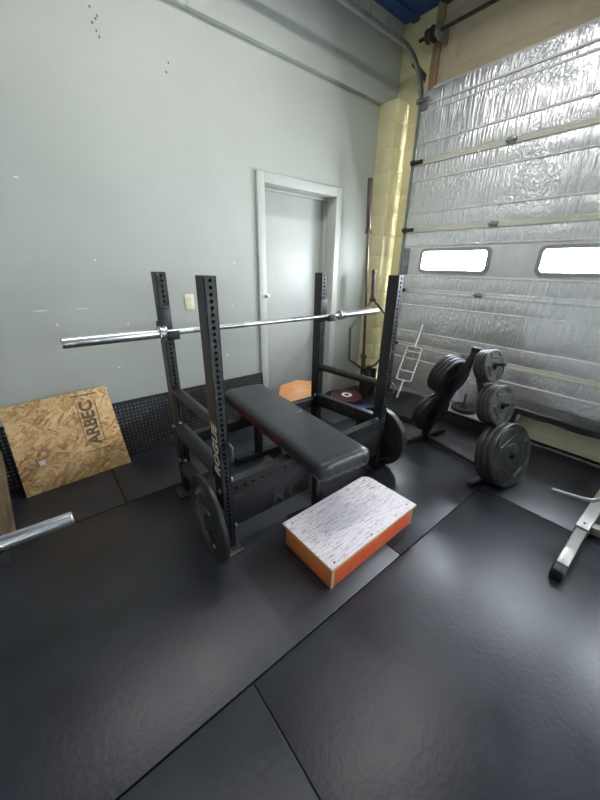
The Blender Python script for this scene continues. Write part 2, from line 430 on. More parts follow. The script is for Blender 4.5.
# pillar, garage wall with its opening, header
mb = MB()
for k in range(15):                                   # courses of painted block with shallow joints
    z0 = k*.1905; mb.box(XP, XW+.2, 2.385, YW+.02, z0, min(z0+.186, 2.84))
mb.box(XP+.004, XW+.2, 2.389, YW+.02, 0, 2.838)
struct('wall_pillar', mb, 'yellow', bevel=.004)
mb = MB()
for k in range(18):
    z0 = k*.1905; mb.box(XW, XW+.2, 2.19, YW+.02, z0, min(z0+.187, ZC))
mb.box(XW+.003, XW+.2, 2.19, YW+.02, 0, ZC)
struct('wall_right', mb, 'yellow', bevel=.003)
mb = MB()
zz = [2.80, 2.98, 3.17, 3.36, ZC]
for r_, (a, b) in enumerate(zip(zz, zz[1:])):
    y = 2.19-(.2 if r_ % 2 else 0.)
    ys = [2.19]+[y-.4*k for k in range(0 if r_ % 2 else 1, 14)]
    for y1, y0 in zip(ys, ys[1:]): mb.box(XW+.004, XW+.2, y0+.002, y1-.002, a, b-.004)
mb.box(XW+.005, XW+.2, -3.2, 2.19, 2.80, ZC)
struct('wall_header_right', mb, 'tan', bevel=.002)
mb = MB(); mb.box(XW-.03, XW, 2.135, 2.20, 2.80, ZC)
struct('trim_3', mb, 'tanwood', bevel=.003)
mb = MB(); mb.box(XD+.01, XW+.003, -3.2, 2.13, 2.80, 2.885)
struct('trim_4', mb, 'cream', bevel=.003)
mb = MB(); mb.box(XD-.03, XD-.005, -3.2, 2.2, 0, .012)
struct('trim_5', mb, 'threshold', bevel=.003)
mb = MB(); mb.box(-2.6, 4.0, -3.2, YW+.3, ZC, ZC+.08)
for k in range(20): mb.box(-2.6, 4.0, 2.45-.3*k-.06, 2.45-.3*k, ZC-.03, ZC)
struct('ceiling', mb, 'blue')

mb = MB(); mb.box(-2.75, -2.6, -3.35, YW+.26, 0, ZC); struct('wall_left', mb, 'wall', smooth=False)
mb = MB(); mb.box(-2.75, XW+.2, -3.35, -3.2, 0, ZC); struct('wall_front', mb, 'wall', smooth=False)
# grey hollow-metal door with frame
dr = thing('door_1', 'grey painted steel door in a grey frame beside the yellow pillar', 'door', (2.09, YW+.17, 0)); dr['kind'] = 'structure'
mb = MB(); mb.box(DX0+.002, DX1-.002, YW+.15, YW+.195, .005, DZ-.002)
obj('door_leaf', mb, 'doorpaint', dr, .002)
mb = MB()
fo = .062
mb.box(DX0-fo, DX0+.012, YW-.025, YW+.15, 0, DZ+fo); mb.box(DX1-.012, DX1+fo, YW-.025, YW+.15, 0, DZ+fo); mb.box(DX0+.012, DX1-.012, YW-.025, YW+.15, DZ-.012, DZ+fo)
mb.box(DX0+.012, DX0+.03, YW+.11, YW+.15, 0, DZ-.012); mb.box(DX1-.03, DX1-.012, YW+.11, YW+.15, 0, DZ-.012); mb.box(DX0+.03, DX1-.03, YW+.11, YW+.15, DZ-.03, DZ-.012)
obj('door_frame', mb, 'doorpaint', dr, .004)
mb = MB(); mb.box(DX0-.008, DX0+.03, YW-.03, YW-.025, 1.135, 1.165)
mb.lathe((DX0+.012, YW-.03, 1.15), (0, -1, 0), [(0, .02), (.010, .02), (.013, .012), (.013, 0), (0, 0)][::-1], 14)
obj('latch', mb, 'chrome', dr, .001, label='small chrome latch on the frame')

# ------------------------------------------------------------------ garage door
gd = thing('door_2', 'foil-insulated sectional garage door with two bright windows', 'garage door', (XD, -.4, 0)); gd['kind'] = 'structure'
GY0, GY1 = -3.1, 2.215
joints = [.05, .62, 1.19, 1.76, 2.33, 2.86]
WZ0, WZ1 = 1.335, 1.615
wins = [(2.005, 1.325), (.975, .295), (-.055, -.735), (-1.085, -1.765), (-2.115, -2.795)]   # y1, y0 of frames
def foil_strip(mb, z0, z1):                       # quilted sheet, slightly wavy
    n = 90; m_ = 5; rows = []
    for j in range(m_+1):
        t = j/m_; z = z0+(z1-z0)*t
        row = []
        for i in range(n+1):
            y = GY0+(GY1-GY0)*i/n
            bul = .004*math.sin(PI*t)+.001*math.sin(y*13+z*9)*math.sin(PI*t)+.0008*math.sin(y*41+z*30)
            row.append(mb.bm.verts.new((XD-bul, y, z+(.004*math.sin(y*17+z*11) if j in (0, m_) else 0))))
        rows.append(row)
    for a, b in zip(rows, rows[1:]):
        for i in range(n): mb.bm.faces.new((a[i], a[i+1], b[i+1], b[i]))
panels = [(.05, .62), (.62, 1.19), (1.19, 1.76), (1.76, 2.33), (2.33, 2.86)]
def fs(z0, z1):
    q = MB(); foil_strip(q, z0, z1)
    obj('foil_sheet', q, 'foil', gd, fixn=True)
for (a, b) in panels:
    lo, hi = a+.148, b-.148
    if a < .1: fs(.135, hi); fs(hi+.008, b-.022)
    elif abs(a-1.19) < .01:
        fs(a+.022, WZ0-.004); fs(WZ1+.012, b-.022)
    elif a > 2.3: fs(a+.022, lo-.004); fs(lo+.006, lo+.272); fs(lo+.282, b+.005)
    else: fs(a+.022, lo-.004); fs(lo+.006, hi-.006); fs(hi+.006, b-.022)
# steel skin behind, cut around the windows
mb = MB()
X0, X1 = XD+.004, XD+.05
mb.box(X0, X1, GY0, GY1, .05, WZ0); mb.box(X0, X1, GY0, GY1, WZ1, 2.865)
obj('steel_skin', mb, 'cream', gd, .002)
mb = MB()
edges = [GY1]+[e for w in wins for e in w]+[GY0]
for k in range(0, len(edges), 2): mb.box(X0-.004, X1, edges[k+1]-(.025 if k+2 < len(edges) else 0), edges[k]+(.025 if k else 0), WZ0, WZ1)
for (y1, y0) in wins: mb.box(X0-.004, X1, y0+.025, y1-.025, WZ0, 1.392); mb.box(X0-.004, X1, y0+.025, y1-.025, 1.562, WZ1)
obj('window_band', mb, 'bandwhite', gd, .002, label='white painted band between the windows')
for j in joints[1:5]:
    mb = MB(); mb.box(XD-.012, XD+.004, GY0, GY1, j-.026, j-.002); mb.box(XD-.006, XD+.004, GY0, GY1, j-.002, j+.022)
    obj('panel_joint', mb, 'foil' if abs(j-1.19) < .01 else 'cream', gd, .002)
for (a, b) in panels:
    for z in ((a+.148, b-.148) if abs(a-1.19) > .01 else (WZ0, WZ1+.004)):
        if a < .1 and z < .3: continue
        mb = MB(); mb.box(XD-.009, XD+.004, GY0, GY1, z-.0068, z+.0068); obj('seam_strip', mb, 'rib', gd, .002)
mb = MB(); mb.box(XD-.009, XD+.004, GY0, GY1, 2.7565, 2.7685); obj('seam_strip', mb, 'rib', gd, .002)
mb = MB(); mb.box(XD-.004, XD+.04, GY0, GY1, .0, .05)
obj('bottom_seal', mb, 'rubber', gd, .008)
def rrect(w, h, r, n=5):
    out = []
    for cx, cy, a0 in ((w/2-r, h/2-r, 0), (-w/2+r, h/2-r, 90), (-w/2+r, -h/2+r, 180), (w/2-r, -h/2+r, 270)):
        for k in range(n+1):
            a = D2R(a0+90*k/n); out.append((cx+r*math.cos(a), cy+r*math.sin(a)))
    return out
for (y1, y0) in wins:
    yc, zc = (y0+y1)/2, 1.477; w, h = y1-y0, .222
    o1, o2, o3 = rrect(w, h, .05), rrect(w-.066, h-.056, .03), rrect(w-.072, h-.062, .028)
    mb = MB()
    xs = [XD+.004, XD-.014, XD-.016, XD+.02]
    rings = [[mb.bm.verts.new((x, yc-p[0], zc+p[1])) for p in pl] for x, pl in zip(xs, (o1, o1, o2, o3))]
    for A, B in zip(rings, rings[1:]):
        for i in range(len(A)): mb.bm.faces.new((A[i], A[(i+1) % len(A)], B[(i+1) % len(A)], B[i]))
    wf = obj('window', mb, 'silver', gd, fixn=True)
    mb = MB(); mb.box(XD+.02, XD+.024, y0+.01, y1-.01, zc-h/2+.005, zc+h/2-.005)
    obj('pane', mb, 'glass', wf)
# hinges along the joints
for j in (.62, 1.19, 1.76, 2.33):
    for y in (1.36, -.15):
        mb = MB(); mb.box(XD-.022, XD-.010, y-.03, y+.03, j-.022, j+.022)
        mb.cyl((XD-.024, y-.038, j), (XD-.024, y+.038, j), .009, 10)
        obj('hinge', mb, 'galv', gd, .002)
    mb = MB(); mb.box(XD-.03, XD-.006, 2.12, 2.20, j-.016, j+.016); mb.cyl((XD-.032, 2.11, j), (XD-.032, 2.225, j), .010, 10)
    mb.cyl((XD-.025, 2.20, j), (XD-.025, 2.235, j), .022, 14)
    obj('roller_hinge', mb, 'scuffed', gd, .002)
mb = MB(); mb.box(XD-.03, XD-.006, 2.15, 2.205, 2.72, 2.81); mb.cyl((XD-.04, 2.12, 2.79), (XD-.04, 2.24, 2.79), .012, 12); mb.cyl((XD-.04, 2.215, 2.79), (XD-.04, 2.24, 2.79), .022, 14)
obj('top_bracket', mb, 'galv', gd, .002)
mb = MB(); mb.box(XD-.006, XD+.004, 2.13, 2.205, WZ0+.01, WZ1-.02)
for k in range(5): mb.box(XD-.009, XD-.006, 2.145, 2.19, WZ0+.04+.045*k, WZ0+.055+.045*k)
obj('end_plate', mb, 'galv', gd, .001)

# track
def channel(pts, side):
    """C section swept along pts in the X-Z plane; open towards -Y (the door)"""
    mb = MB(); prof = [(-.015, -.022), (-.018, -.022), (-.018, .004), (.018, .004), (.018, -.022), (.015, -.022), (.015, 0), (-.015, 0)]
    rings = []
    for i, p in enumerate(pts):
        d = (V(pts[min(i+1, len(pts)-1)])-V(pts[max(i-1, 0)])).normalized()
        nrm = V((d.z, 0, -d.x))
        rings.append([mb.bm.verts.new(V(p)+nrm*a+V((0, side*b, 0))) for a, b in prof])
    n = len(prof)
    for A, B in zip(rings, rings[1:]):
        for i in range(n): mb.bm.faces.new((A[i], A[(i+1) % n], B[(i+1) % n], B[i]))
    mb.bm.faces.new(rings[0]); mb.bm.faces.new(rings[-1][::-1])
    return mb
tr = thing('door_track', 'curved galvanised steel track running up beside the garage door and back along the ceiling', 'garage track', (3.16, 2.225, 0))
zt, Rr, xt = 3.09, .36, 3.195
pts = [(xt, 2.235, z) for z in [0, .5, 1, 1.5, 2, 2.4, zt-Rr]]
for k in range(1, 13):
    a = PI/2*k/12; pts.append((xt-Rr+Rr*math.cos(a), 2.235, zt-Rr+Rr*math.sin(a)))
pts += [(x, 2.235, zt) for x in (2.6, 2.2, 1.6, .6, -.4)]
obj('rail', channel(pts, 1), 'galv', tr, fixn=True)
mb = MB()
for z in (.3, .9, 1.5, 2.1, 2.6):
    mb = MB(); mb.box(xt+.0, XW, 2.239, 2.243, z, z+.05); mb.box(XW-.004, XW, 2.239, 2.27, z, z+.05)
    obj('wall_bracket', mb, 'yellow', tr)
mb = MB(); mb.bar((3.02, 2.243, 3.03), (3.235, 2.243, 2.98), .004, .055, (0, 1, 0)); obj('flag_bracket', mb, 'darkgalv', tr)
mb = MB(); mb.cyl((2.45, 2.25, zt+.04), (2.45, 2.25, ZC-.03), .006, 8)
obj('hanger', mb, 'galv', tr)
mb = MB(); mb.lathe((2.62, 2.225, zt+.045), (0, 0, 1), [(0, 0), (.016, 0), (.016, .012), (0, .012)], 6)
obj('bolt', mb, 'galv', tr)
# torsion shaft
ts = thing('torsion_shaft', 'brown torsion shaft with cable drum above the garage door', 'torsion shaft', (3.12, 2.15, 3.2))
mb = MB(); mb.cyl((3.12, 2.27, 3.2), (3.12, -3.1, 3.2), .013, 14); obj('shaft', mb, 'scuffed', ts)
mb = MB(); mb.lathe((3.12, 2.20, 3.2), (0, -1, 0), [(0, 0), (.045, 0), (.05, .008), (.05, .014), (.043, .018), (.043, .05), (.055, .054), (.055, .062), (.03, .066), (.03, .085), (0, .085)], 24)
obj('cable_drum', mb, 'oldsteel', ts)
mb = MB(); mb.lathe((3.12, 2.10, 3.2), (0, -1, 0), [(0, 0), (.04, 0), (.058, .006), (.058, .014), (.03, .03), (0, .03)], 24); mb.box(3.10, XW, 2.078, 2.092, 3.15, 3.24)
obj('bearing_bracket', mb, 'galv', ts)

# ------------------------------------------------------------------ rubber drainage strip along the wall
rm = thing('drainage_mat', 'black perforated rubber mat standing along the foot of the grey wall', 'rubber mat', (.4, 2.53, 0))
th = math.atan2(.045, .445); up = V((0, math.sin(th), math.cos(th))); nr = V((1, 0, 0)).cross(up)   # normal faces -Y
mb = MB(); cw = .0262; nx, ny = 82, 15; ox, oy = -.56, 2.512
fr = .02
L = V((ox, oy, 0))
mb.perf(L+up*fr+V((fr, 0, 0)), (1, 0, 0), up, nx, ny, cw, cw*1.03, .0095, .006, 8)
W_, H_ = nx*cw+2*fr, ny*cw*1.03+2*fr
for a, b, c_, d in [(0, W_, 0, fr), (0, W_, H_-fr, H_), (0, fr, fr, H_-fr), (W_-fr, W_, fr, H_-fr)]:
    mb.obox(L+V(((a+b)/2, 0, 0))+up*((c_+d)/2)-nr*.006, (1, 0, 0), up, nr, (b-a)/2, (d-c_)/2, .0065)
obj('perforated_sheet', mb, 'rubber', rm, fixn=False, smooth=False)
mb = MB(); mb.obox(L+V((W_/2, 0, 0))+up*(H_/2)-nr*.011, (1, 0, 0), up, nr, W_/2-.002, H_/2-.002, .003)
obj('backing', mb, 'dustyrubber', rm, label='dusty grey backing seen through the holes')

# ------------------------------------------------------------------ OSB panel
bl, br_ = V((-.28, 2.385, .0)), V((.345, 2.425, .0))
tl, tr_ = V((-.275, 2.488, .583)), V((.302, 2.50, .603))
ob = thing('strand_board_panel', 'tan strand board panel with brown printing, leaning on the grey wall', 'board', (bl+br_)/2)
ax = (br_-bl).normalized(); ay = (tl-bl); ay = (ay-ax*ay.dot(ax)).normalized(); az = ax.cross(ay)
mb = MB()
ux = lambda p: bl+ax*(p-bl).dot(ax)+ay*(p-bl).dot(ay)
fr4 = [ux(p) for p in (bl, br_, tr_, tl)]
A = [mb.bm.verts.new(p) for p in fr4]; B = [mb.bm.verts.new(p-az*.012) for p in fr4]
mb.bm.faces.new(A); mb.bm.faces.new(B[::-1])
for i in range(4): mb.bm.faces.new((A[(i+1) % 4], A[i], B[i], B[(i+1) % 4]))
obj('board', mb, 'osb', ob, .001)
def on_osb(u, w): return bl+ax*u+ay*w+az*.0012
mb = text_bm('ARBEC', .105, .0006, on_osb(.445, .375), ay, -ax, .0035, 0, spacing=.98)
for u in (.39, .50): add_bm(mb, MB().obox(on_osb(u, .375), ax, ay, az, .002, .15, .0006))
for w in (.175, .575): add_bm(mb, MB().obox(on_osb(.445, w), ax, ay, az, .075, .0035, .0006))
obj('printing', mb, 'plank', ob, smooth=False, label='brown stencilled lettering')
mb = MB().obox(on_osb(.128, .195), ax, ay, az, .016, .016, .0006)
obj('sticker', mb, 'white', ob, smooth=False, label='small white square sticker')

# plank at the left edge, leaning on the wall
pk = MB()
p0, p1 = V((-.335, 2.06, .0)), V((-.325, 2.49, .31)); w = V((-1, .06, 0)).normalized()
up_ = (p1-p0).normalized(); nn = up_.cross(w).normalized()
pk.obox((p0+p1)/2+w*.10-nn*.0, w, up_, nn, .10, (p1-p0).length/2, .018)
o = obj('wooden_plank', pk, 'plank', None, .003); tag(o, 'brown wooden plank leaning on the wall at the far left edge', 'plank')

# wall outlet
wo = thing('wall_outlet', 'ivory duplex power outlet on the grey wall', 'outlet', (.99, YW, 1.128))
mb = MB(); mb.box(.953, 1.027, YW-.006, YW, 1.07, 1.187); obj('cover_plate', mb, 'ivory', wo, .003)
for z in (1.105, 1.152):
    mb = MB(); mb.lathe((.99, YW-.006, z), (0, -1, 0), [(.017, 0), (.017, .0025), (0, .0025)], 20)
    s = obj('socket', mb, 'cream', wo)
    mb = MB()
    for dx in (-.006, .006): mb.box(.99+dx-.001, .99+dx+.001, YW-.0092, YW-.008, z-.002, z+.007)
    mb.cyl((.99, YW-.0092, z-.008), (.99, YW-.008, z-.008), .0022, 8)
    obj('slot', mb, 'blackdeep', s)
mb = MB(); mb.cyl((.99, YW-.006, 1.128), (.99, YW-.009, 1.128), .003, 8); obj('screw', mb, 'galv', wo)

# ------------------------------------------------------------------ plates
def disc_profile(r, th, bore=.0255, hub=.06, rim=.028, web=.35):
    h = th/2; w = h*web
    return [(bore, -h), (hub, -h), (hub+.006, -w), (r-rim-.008, -w), (r-rim, -h), (r-.004, -h), (r, -h+.004), (r, h-.004), (r-.004, h), (r-rim, h), (r-rim-.008, w), (hub+.006, w), (hub, h), (bore, h), (bore, -h)]
def flat_profile(r, th, bore=.0255):
    h = th/2
    return [(bore, -h), (r*.35, -h), (r*.37, -h*.8), (r-.016, -h*.8), (r-.008, -h), (r-.004, -h*.9), (r, -h*.5), (r, h*.5), (r-.004, h*.9), (r-.008, h), (r-.016, h*.8), (r*.37, h*.8), (r*.35, h), (bore, h), (bore, -h)]
def bumper_profile(r, th, bore=.0255):
    h = th/2
    return [(bore, -h), (.07, -h), (.075, -h*.8), (r*.8, -h*.8), (r*.82, -h), (r-.006, -h), (r, -h+.006), (r, h-.006), (r-.006, h), (r*.82, h), (r*.8, h*.8), (.075, h*.8), (.07, h), (bore, h), (bore, -h)]
def rotto(n, x=None):
    x_, y_, z_ = frame(n, x)
    return Matrix((x_, y_, z_)).transposed()
def plate(name, label, c, n, prof, m, group=None, xdir=None):
    """disc with its own axis n; local z = axis"""
    t = thing(name, label, 'weight plate', c, rotto(n, xdir), group)
    return t
_grip_cache = {}
def grip_mesh(r, th):
    key = (round(r, 4), round(th, 4))
    if key in _grip_cache: return _grip_cache[key]
    mb = MB(); mb.lathe((0, 0, 0), (0, 0, 1), flat_profile(r, th), 48, (1, 0, 0))
    me = bpy.data.meshes.new('grip_disc'); mb.bm.to_mesh(me); mb.bm.free()
    base = bpy.data.objects.new('grip_disc', me); COL.objects.link(base)
    cut = MB()
    for k in range(3):
        a = D2R(90+120*k); cx, cy = math.cos(a)*r*.72, math.sin(a)*r*.72
        rad, tan = V((math.cos(a), math.sin(a), 0)), V((-math.sin(a), math.cos(a), 0))
        n = 20; pl = [V((cx, cy, 0))+tan*(r*.40*math.cos(2*PI*i/n))+rad*(r*.165*math.sin(2*PI*i/n)-r*.10*(math.cos(2*PI*i/n)**2)) for i in range(n)]
        A = [cut.bm.verts.new(p+V((0, 0, -th))) for p in pl]; B = [cut.bm.verts.new(p+V((0, 0, th))) for p in pl]
        cut.bm.faces.new(A[::-1]); cut.bm.faces.new(B)
        for i in range(n): cut.bm.faces.new((A[i], A[(i+1) % n], B[(i+1) % n], B[i]))
    cme = bpy.data.meshes.new('cut'); cut.bm.to_mesh(cme); cut.bm.free()
    co = bpy.data.objects.new('cut', cme); COL.objects.link(co)
    b = base.modifiers.new('b', 'BOOLEAN'); b.object = co; b.operation = 'DIFFERENCE'; b.solver = 'EXACT'
    dg = bpy.context.evaluated_depsgraph_get()
    out = bpy.data.meshes.new_from_object(base.evaluated_get(dg))
    bpy.data.objects.remove(base); bpy.data.objects.remove(co)
    bm = bmesh.new(); bm.from_mesh(out); bpy.data.meshes.remove(out)
    # raised rolled rims around the grips
    rim = MB()
    for k in range(3):
        a = D2R(90+120*k); cx, cy = math.cos(a)*r*.72, math.sin(a)*r*.72
        rad, tan = V((math.cos(a), math.sin(a), 0)), V((-math.sin(a), math.cos(a), 0)); n = 20
        for sgn in (1, -1):
            rim.tube([V((cx, cy, sgn*th*.42))+tan*(r*.42*math.cos(2*PI*i/n))+rad*(r*.185*math.sin(2*PI*i/n)-r*.10*(math.cos(2*PI*i/n)**2)) for i in range(n)], .003+.018*r, 8, closed=True)
    me2 = bpy.data.meshes.new('t'); rim.bm.to_mesh(me2); rim.bm.free(); bm.from_mesh(me2); bpy.data.meshes.remove(me2)
    me3 = bpy.data.meshes.new('grip_plate'); bm.to_mesh(me3); bm.free()
    for p in me3.polygons: p.use_smooth = True
    _grip_cache[key] = me3
    return me3
def grip_plate(label, c, n, r, th, m, group, xdir, spin=0.):
    R = rotto(n, xdir) @ Matrix.Rotation(spin, 3, 'Z')
    me = grip_mesh(r, th)
    if not me.materials: me.materials.append(M[m])
    o = bpy.data.objects.new('weight_plate', me); COL.objects.link(o)
    W = Matrix.Translation(V(c)) @ R.to_4x4()
    o.location = W.to_translation(); o.rotation_euler = W.to_euler()
    ROOTM[o.name] = W
    es = o.modifiers.new('edge_split', 'EDGE_SPLIT'); es.split_angle = D2R(35)
    return tag(o, label, 'weight plate', group)
def disc(label, c, n, prof, m, group=None, xdir=None, seg=48, name='weight_plate'):
    R = rotto(n, xdir)
    mb = MB(); mb.lathe((0, 0, 0), (0, 0, 1), prof, seg, (1, 0, 0))
    bm = mb.bm; me = bpy.data.meshes.new(name); bmesh.ops.recalc_face_normals(bm, faces=bm.faces); bm.to_mesh(me); bm.free()
    for p in me.polygons: p.use_smooth = True
    me.materials.append(M[m])
    o = bpy.data.objects.new(name, me); COL.objects.link(o)
    W = Matrix.Translation(V(c)) @ R.to_4x4()
    o.location = W.to_translation(); o.rotation_euler = W.to_euler(); ROOTM[o.name] = W
    es = o.modifiers.new('edge_split', 'EDGE_SPLIT'); es.split_angle = D2R(35)
    return tag(o, label, 'weight plate', group)

# ------------------------------------------------------------------ bench press rack
RX0, RX1, RW = .530, 1.749, .051
YF, YR, UD, UH = 1.22, 1.825, .076, 1.365
rk = thing('bench_press_rack', 'black four-post steel bench press rack with hole-punched uprights', 'rack', (1.165, 1.56, 0))
def upright(x0, yf):
    x1 = x0+RW; z0 = .012; n = int((UH-z0)/.0254); t = .004
    mb = MB()
    mb.perf((x0, yf, z0), (1, 0, 0), (0, 0, 1), 1, n, RW, .0254, .0078, t, 10)
    zt_ = z0+n*.0254
    mb.box(x0, x0+t, yf, yf+UD, z0, zt_); mb.box(x1-t, x1, yf, yf+UD, z0, zt_); mb.box(x0+t, x1-t, yf+UD-t, yf+UD, z0, zt_)
    mb.box(x0, x1, yf, yf+UD, zt_, zt_+.004)
    u = obj('upright', mb, 'black', rk, smooth=False)
    return u
ups = {}
RBX = 1.688                     # the rear posts stand a little closer together
for kx, ky, x0, yf in (('l', 'f', RX0, YF), ('r', 'f', RX1, YF), ('l', 'r', RX0+.01, YR), ('r', 'r', RBX, YR)):
    if 1:
        ups[kx+ky] = upright(x0, yf)
        mb = MB(); mb.box(x0-.055, x0+RW+.02, yf-.05, yf+UD+.03, 0, .009)
        bpz = obj('base_plate', mb, 'dusty' if kx+ky == 'lf' else 'black', rk, .001)
        for xx in (x0+RW+.008, x0-.035):
            mb = MB(); mb.cyl((xx, yf-.03, .009), (xx, yf-.03, .012), .006, 10); obj('bolt_hole', mb, 'blackdeep', bpz)
# brand lettering up the outer faces of the front uprights
mb = text_bm('ROGUE', .078, .0006, (RX0-.0008, YF+.028, .60), (0, 0, 1), (0, 1, 0), .0018, .15, spacing=1.06)
obj('lettering', mb, 'lettercream', ups['lf'], smooth=False, label='cream brand lettering reading upwards')
# cross members
mb = MB(); mb.perf((RX0+RW, YF+.004, .330), (1, 0, 0), (0, 0, 1), 23, 1, (RX1-RX0-RW)/23, .0762, .0075, .004, 10)
xa, xb = RX0+RW, RX1
mb.box(xa, xb, YF+.004, YF+.055, .404, .408); mb.box(xa, xb, YF+.051, YF+.055, .332, .404); mb.box(xa, xb, YF+.005, YF+.055, .328, .332)
fc = obj('front_crossmember', mb, 'black', rk, smooth=False)
mb = MB(); mb.box(xa, xb, YF+.004, YF+.010, .135, .330)
np_ = obj('name_plate', mb, 'black', rk, .001)
mb = text_bm('ROGUE', .17, .0012, (1.115, YF+.0035, .19), (1, 0, 0), (0, 0, 1), .002, .12, spacing=1.08)
obj('lettering', mb, 'cutout', np_, smooth=False, label='brand lettering cut out of the steel plate')
mb = MB(); mb.box(xa, RBX, YR+.012, YR+.063, .325, .400); obj('rear_crossmember', mb, 'black', rk, .004)
mb = MB(); mb.bar((RX1+RW/2, YF+UD-.002, .379), (RBX+RW/2, YR+.002, .379), .047, .098, (1, 0, 0))
sr = obj('side_rail', mb, 'black', rk, .004)
mb = text_bm('ROGUE', .06, .0006, ((RX1+RBX)/2+.0014, 1.56, .38), (RX1-RBX, -(YR-YF-UD), 0), (0, 0, 1), .001, .1); obj('lettering', mb, 'cutout', sr, smooth=False)
mb = MB(); mb.cyl((RX0+.025, YF+UD, .465), (RX0+.032, YR, .465), .042, 24); obj('side_rail', mb, 'rubber', rk, .006, label='round rubber-sleeved side rail')
mb = MB(); mb.cyl((RX0+.025, YF+UD, .185), (RX0+.032, YR, .185), .040, 24); obj('side_rail', mb, 'rubber', rk, .006)
for x, z, x2 in ((RX0+RW/2, .715, RX0+RW/2+.01), (RX1+RW/2, .66, RBX+RW/2)):
    mb = MB(); mb.cyl((x, YF+UD-.005, z), (x2, YR+.005, z), .0265, 20); obj('safety_pipe', mb, 'scuffed', rk)
# bolts
def bolt(c, n, r=.011):
    mb = MB(); mb.lathe(c, n, [(0, 0), (r*1.25, 0), (r*1.25, .003), (r, .003), (r, .011), (r*.6, .015), (0, .015)], 12); obj('bolt', mb, 'galv', rk)
bolt((RX0+RW+.012, YF+.03, .408), (0, 0, 1)); bolt((RX1-.012, YF+.03, .408), (0, 0, 1)); bolt((RX1, YF+.03, .40), (-1, 0, 0))
bolt((RX0+RW, YF+.002, .145), (1, 0, 0)); bolt((RX0, YF+.02, .375), (-1, -.4, 0)); bolt((RX0+.03, YR, .50), (0, -1, 1)); bolt((RX0, YR+.01, .49), (-1, 0, 0)); bolt((RBX, YR+.02, .42), (-1, 0, .5)); bolt((RX0+.01, YR+.02, .24), (-1, 0, 0)); bolt((RX0+.03, YR, .235), (0, -1, 1))
# band pins: bent grey rods on the fronts of the front uprights
for x, z in ((RX0+RW-.004, .60), (RX1+RW-.004, .645)):
    mb = MB(); mb.tube([(x, YF+.01, z+.035), (x, YF-.018, z+.035), (x+.004, YF-.03, z+.022), (x+.004, YF-.03, z-.03)], .008, 10); obj('safety_pin', mb, 'darkgalv', rk)
# plate pegs
for x0, sgn in ((RX0, -1), (RX1+RW, 1)):
    for y, z, x0 in ((YF+.025 if sgn < 0 else YF+.075, .245, x0),):
        mb = MB(); mb.lathe((x0, y, z+(.004 if sgn < 0 else -.006)), (sgn, 0, 0), [(0, 0), (.036, 0), (.036, .006), (.0225, .006), (.0225, .058), (.02, .061), (0, .061)], 20); obj('weight_peg', mb, 'black', rk)

# ------------------------------------------------------------------ J cups and the bar they hold
BZ, BY, BXc = 1.066, 1.766, 1.18
for x0, lab in ((RX0, 'black J-cup under the bar, hooked on the rear post nearest the strand board panel'), (RBX, 'black J-cup under the bar, hooked on the rear post nearest the grey door')):
    jc = thing('j_cup', lab, 'J-cup', (x0+RW/2, YR, BZ), None, 'J-cups holding the barbell')
    mb = MB(); mb.box(x0-.006, x0+RW+.006, YR-.010, YR-.001, BZ-.03, BZ+.13); mb.box(x0-.008, x0-.002, YR-.01, YR+.05, BZ-.02, BZ+.05); mb.box(x0-.004, x0+RW+.004, YR-.016, YR-.001, BZ+.115, BZ+.128)
    obj('body', mb, 'black', jc, .002)
    mb = MB(); mb.box(x0+.0, x0+RW+.012, YR-.095, YR-.004, BZ-.034, BZ-.016); mb.box(x0+.0, x0+RW+.012, YR-.10, YR-.086, BZ-.034, BZ+.012)
    obj('cradle', mb, 'rubber', jc, .003)
def barbell(label, c, d, L=2.2, shaft_m='chrome', sleeve_m='chrome', group=None, r=.0145, rs=.025, sl=.445, xdir=None):
    """c centre, d direction"""
    c, d = V(c), V(d).normalized()
    t = thing('barbell', label, 'barbell', c, rotto(d, xdir), group)
    mb = MB(); mb.cyl(c-d*(L/2-sl), c+d*(L/2-sl), r, 20); sh = obj('shaft', mb, shaft_m, t)
    for s in (-1, 1):
        mb = MB(); mb.cyl(c+d*s*.18, c+d*s*.50, r+.0006, 20, True); obj('knurling', mb, 'steel' if shaft_m == 'chrome' else shaft_m, sh)
    for s in (-1, 1):
        e = c+d*s*(L/2-sl)
        mb = MB(); mb.lathe(e, d*s, [(0, 0), (rs-.002, 0), (rs, .003), (rs, sl-.004), (rs-.004, sl), (.012, sl), (.012, sl-.004), (0, sl-.004)], 28); obj('sleeve', mb, sleeve_m, t)
        mb = MB(); mb.lathe(e-d*s*.012, d*s, [(0, 0), (.034, 0), (.036, .002), (.036, .010), (.030, .013), (.030, .024), (.036, .027), (.036, .034), (.033, .037), (0, .037)], 28); obj('collar', mb, sleeve_m, t)
    return t
barbell('chrome barbell racked across the bench press rack', (BXc, BY, BZ), (1, 0, 0))

# plates stored on the rack's front pegs
IG = None
pA = disc('cast iron plate with raised lettering stored low on the rack post with cream lettering', (.458, YF+.025, .247), (-1, .05, .0), disc_profile(.225, .021, hub=.052, rim=.026), 'iron')
W = ROOTM[pA.name]
zl = V((-1, .05, 0)).normalized(); yl = V((0, 0, 1)); xl = yl.cross(zl)
fc_ = V((.458, YF+.025, .247))+zl*.0038
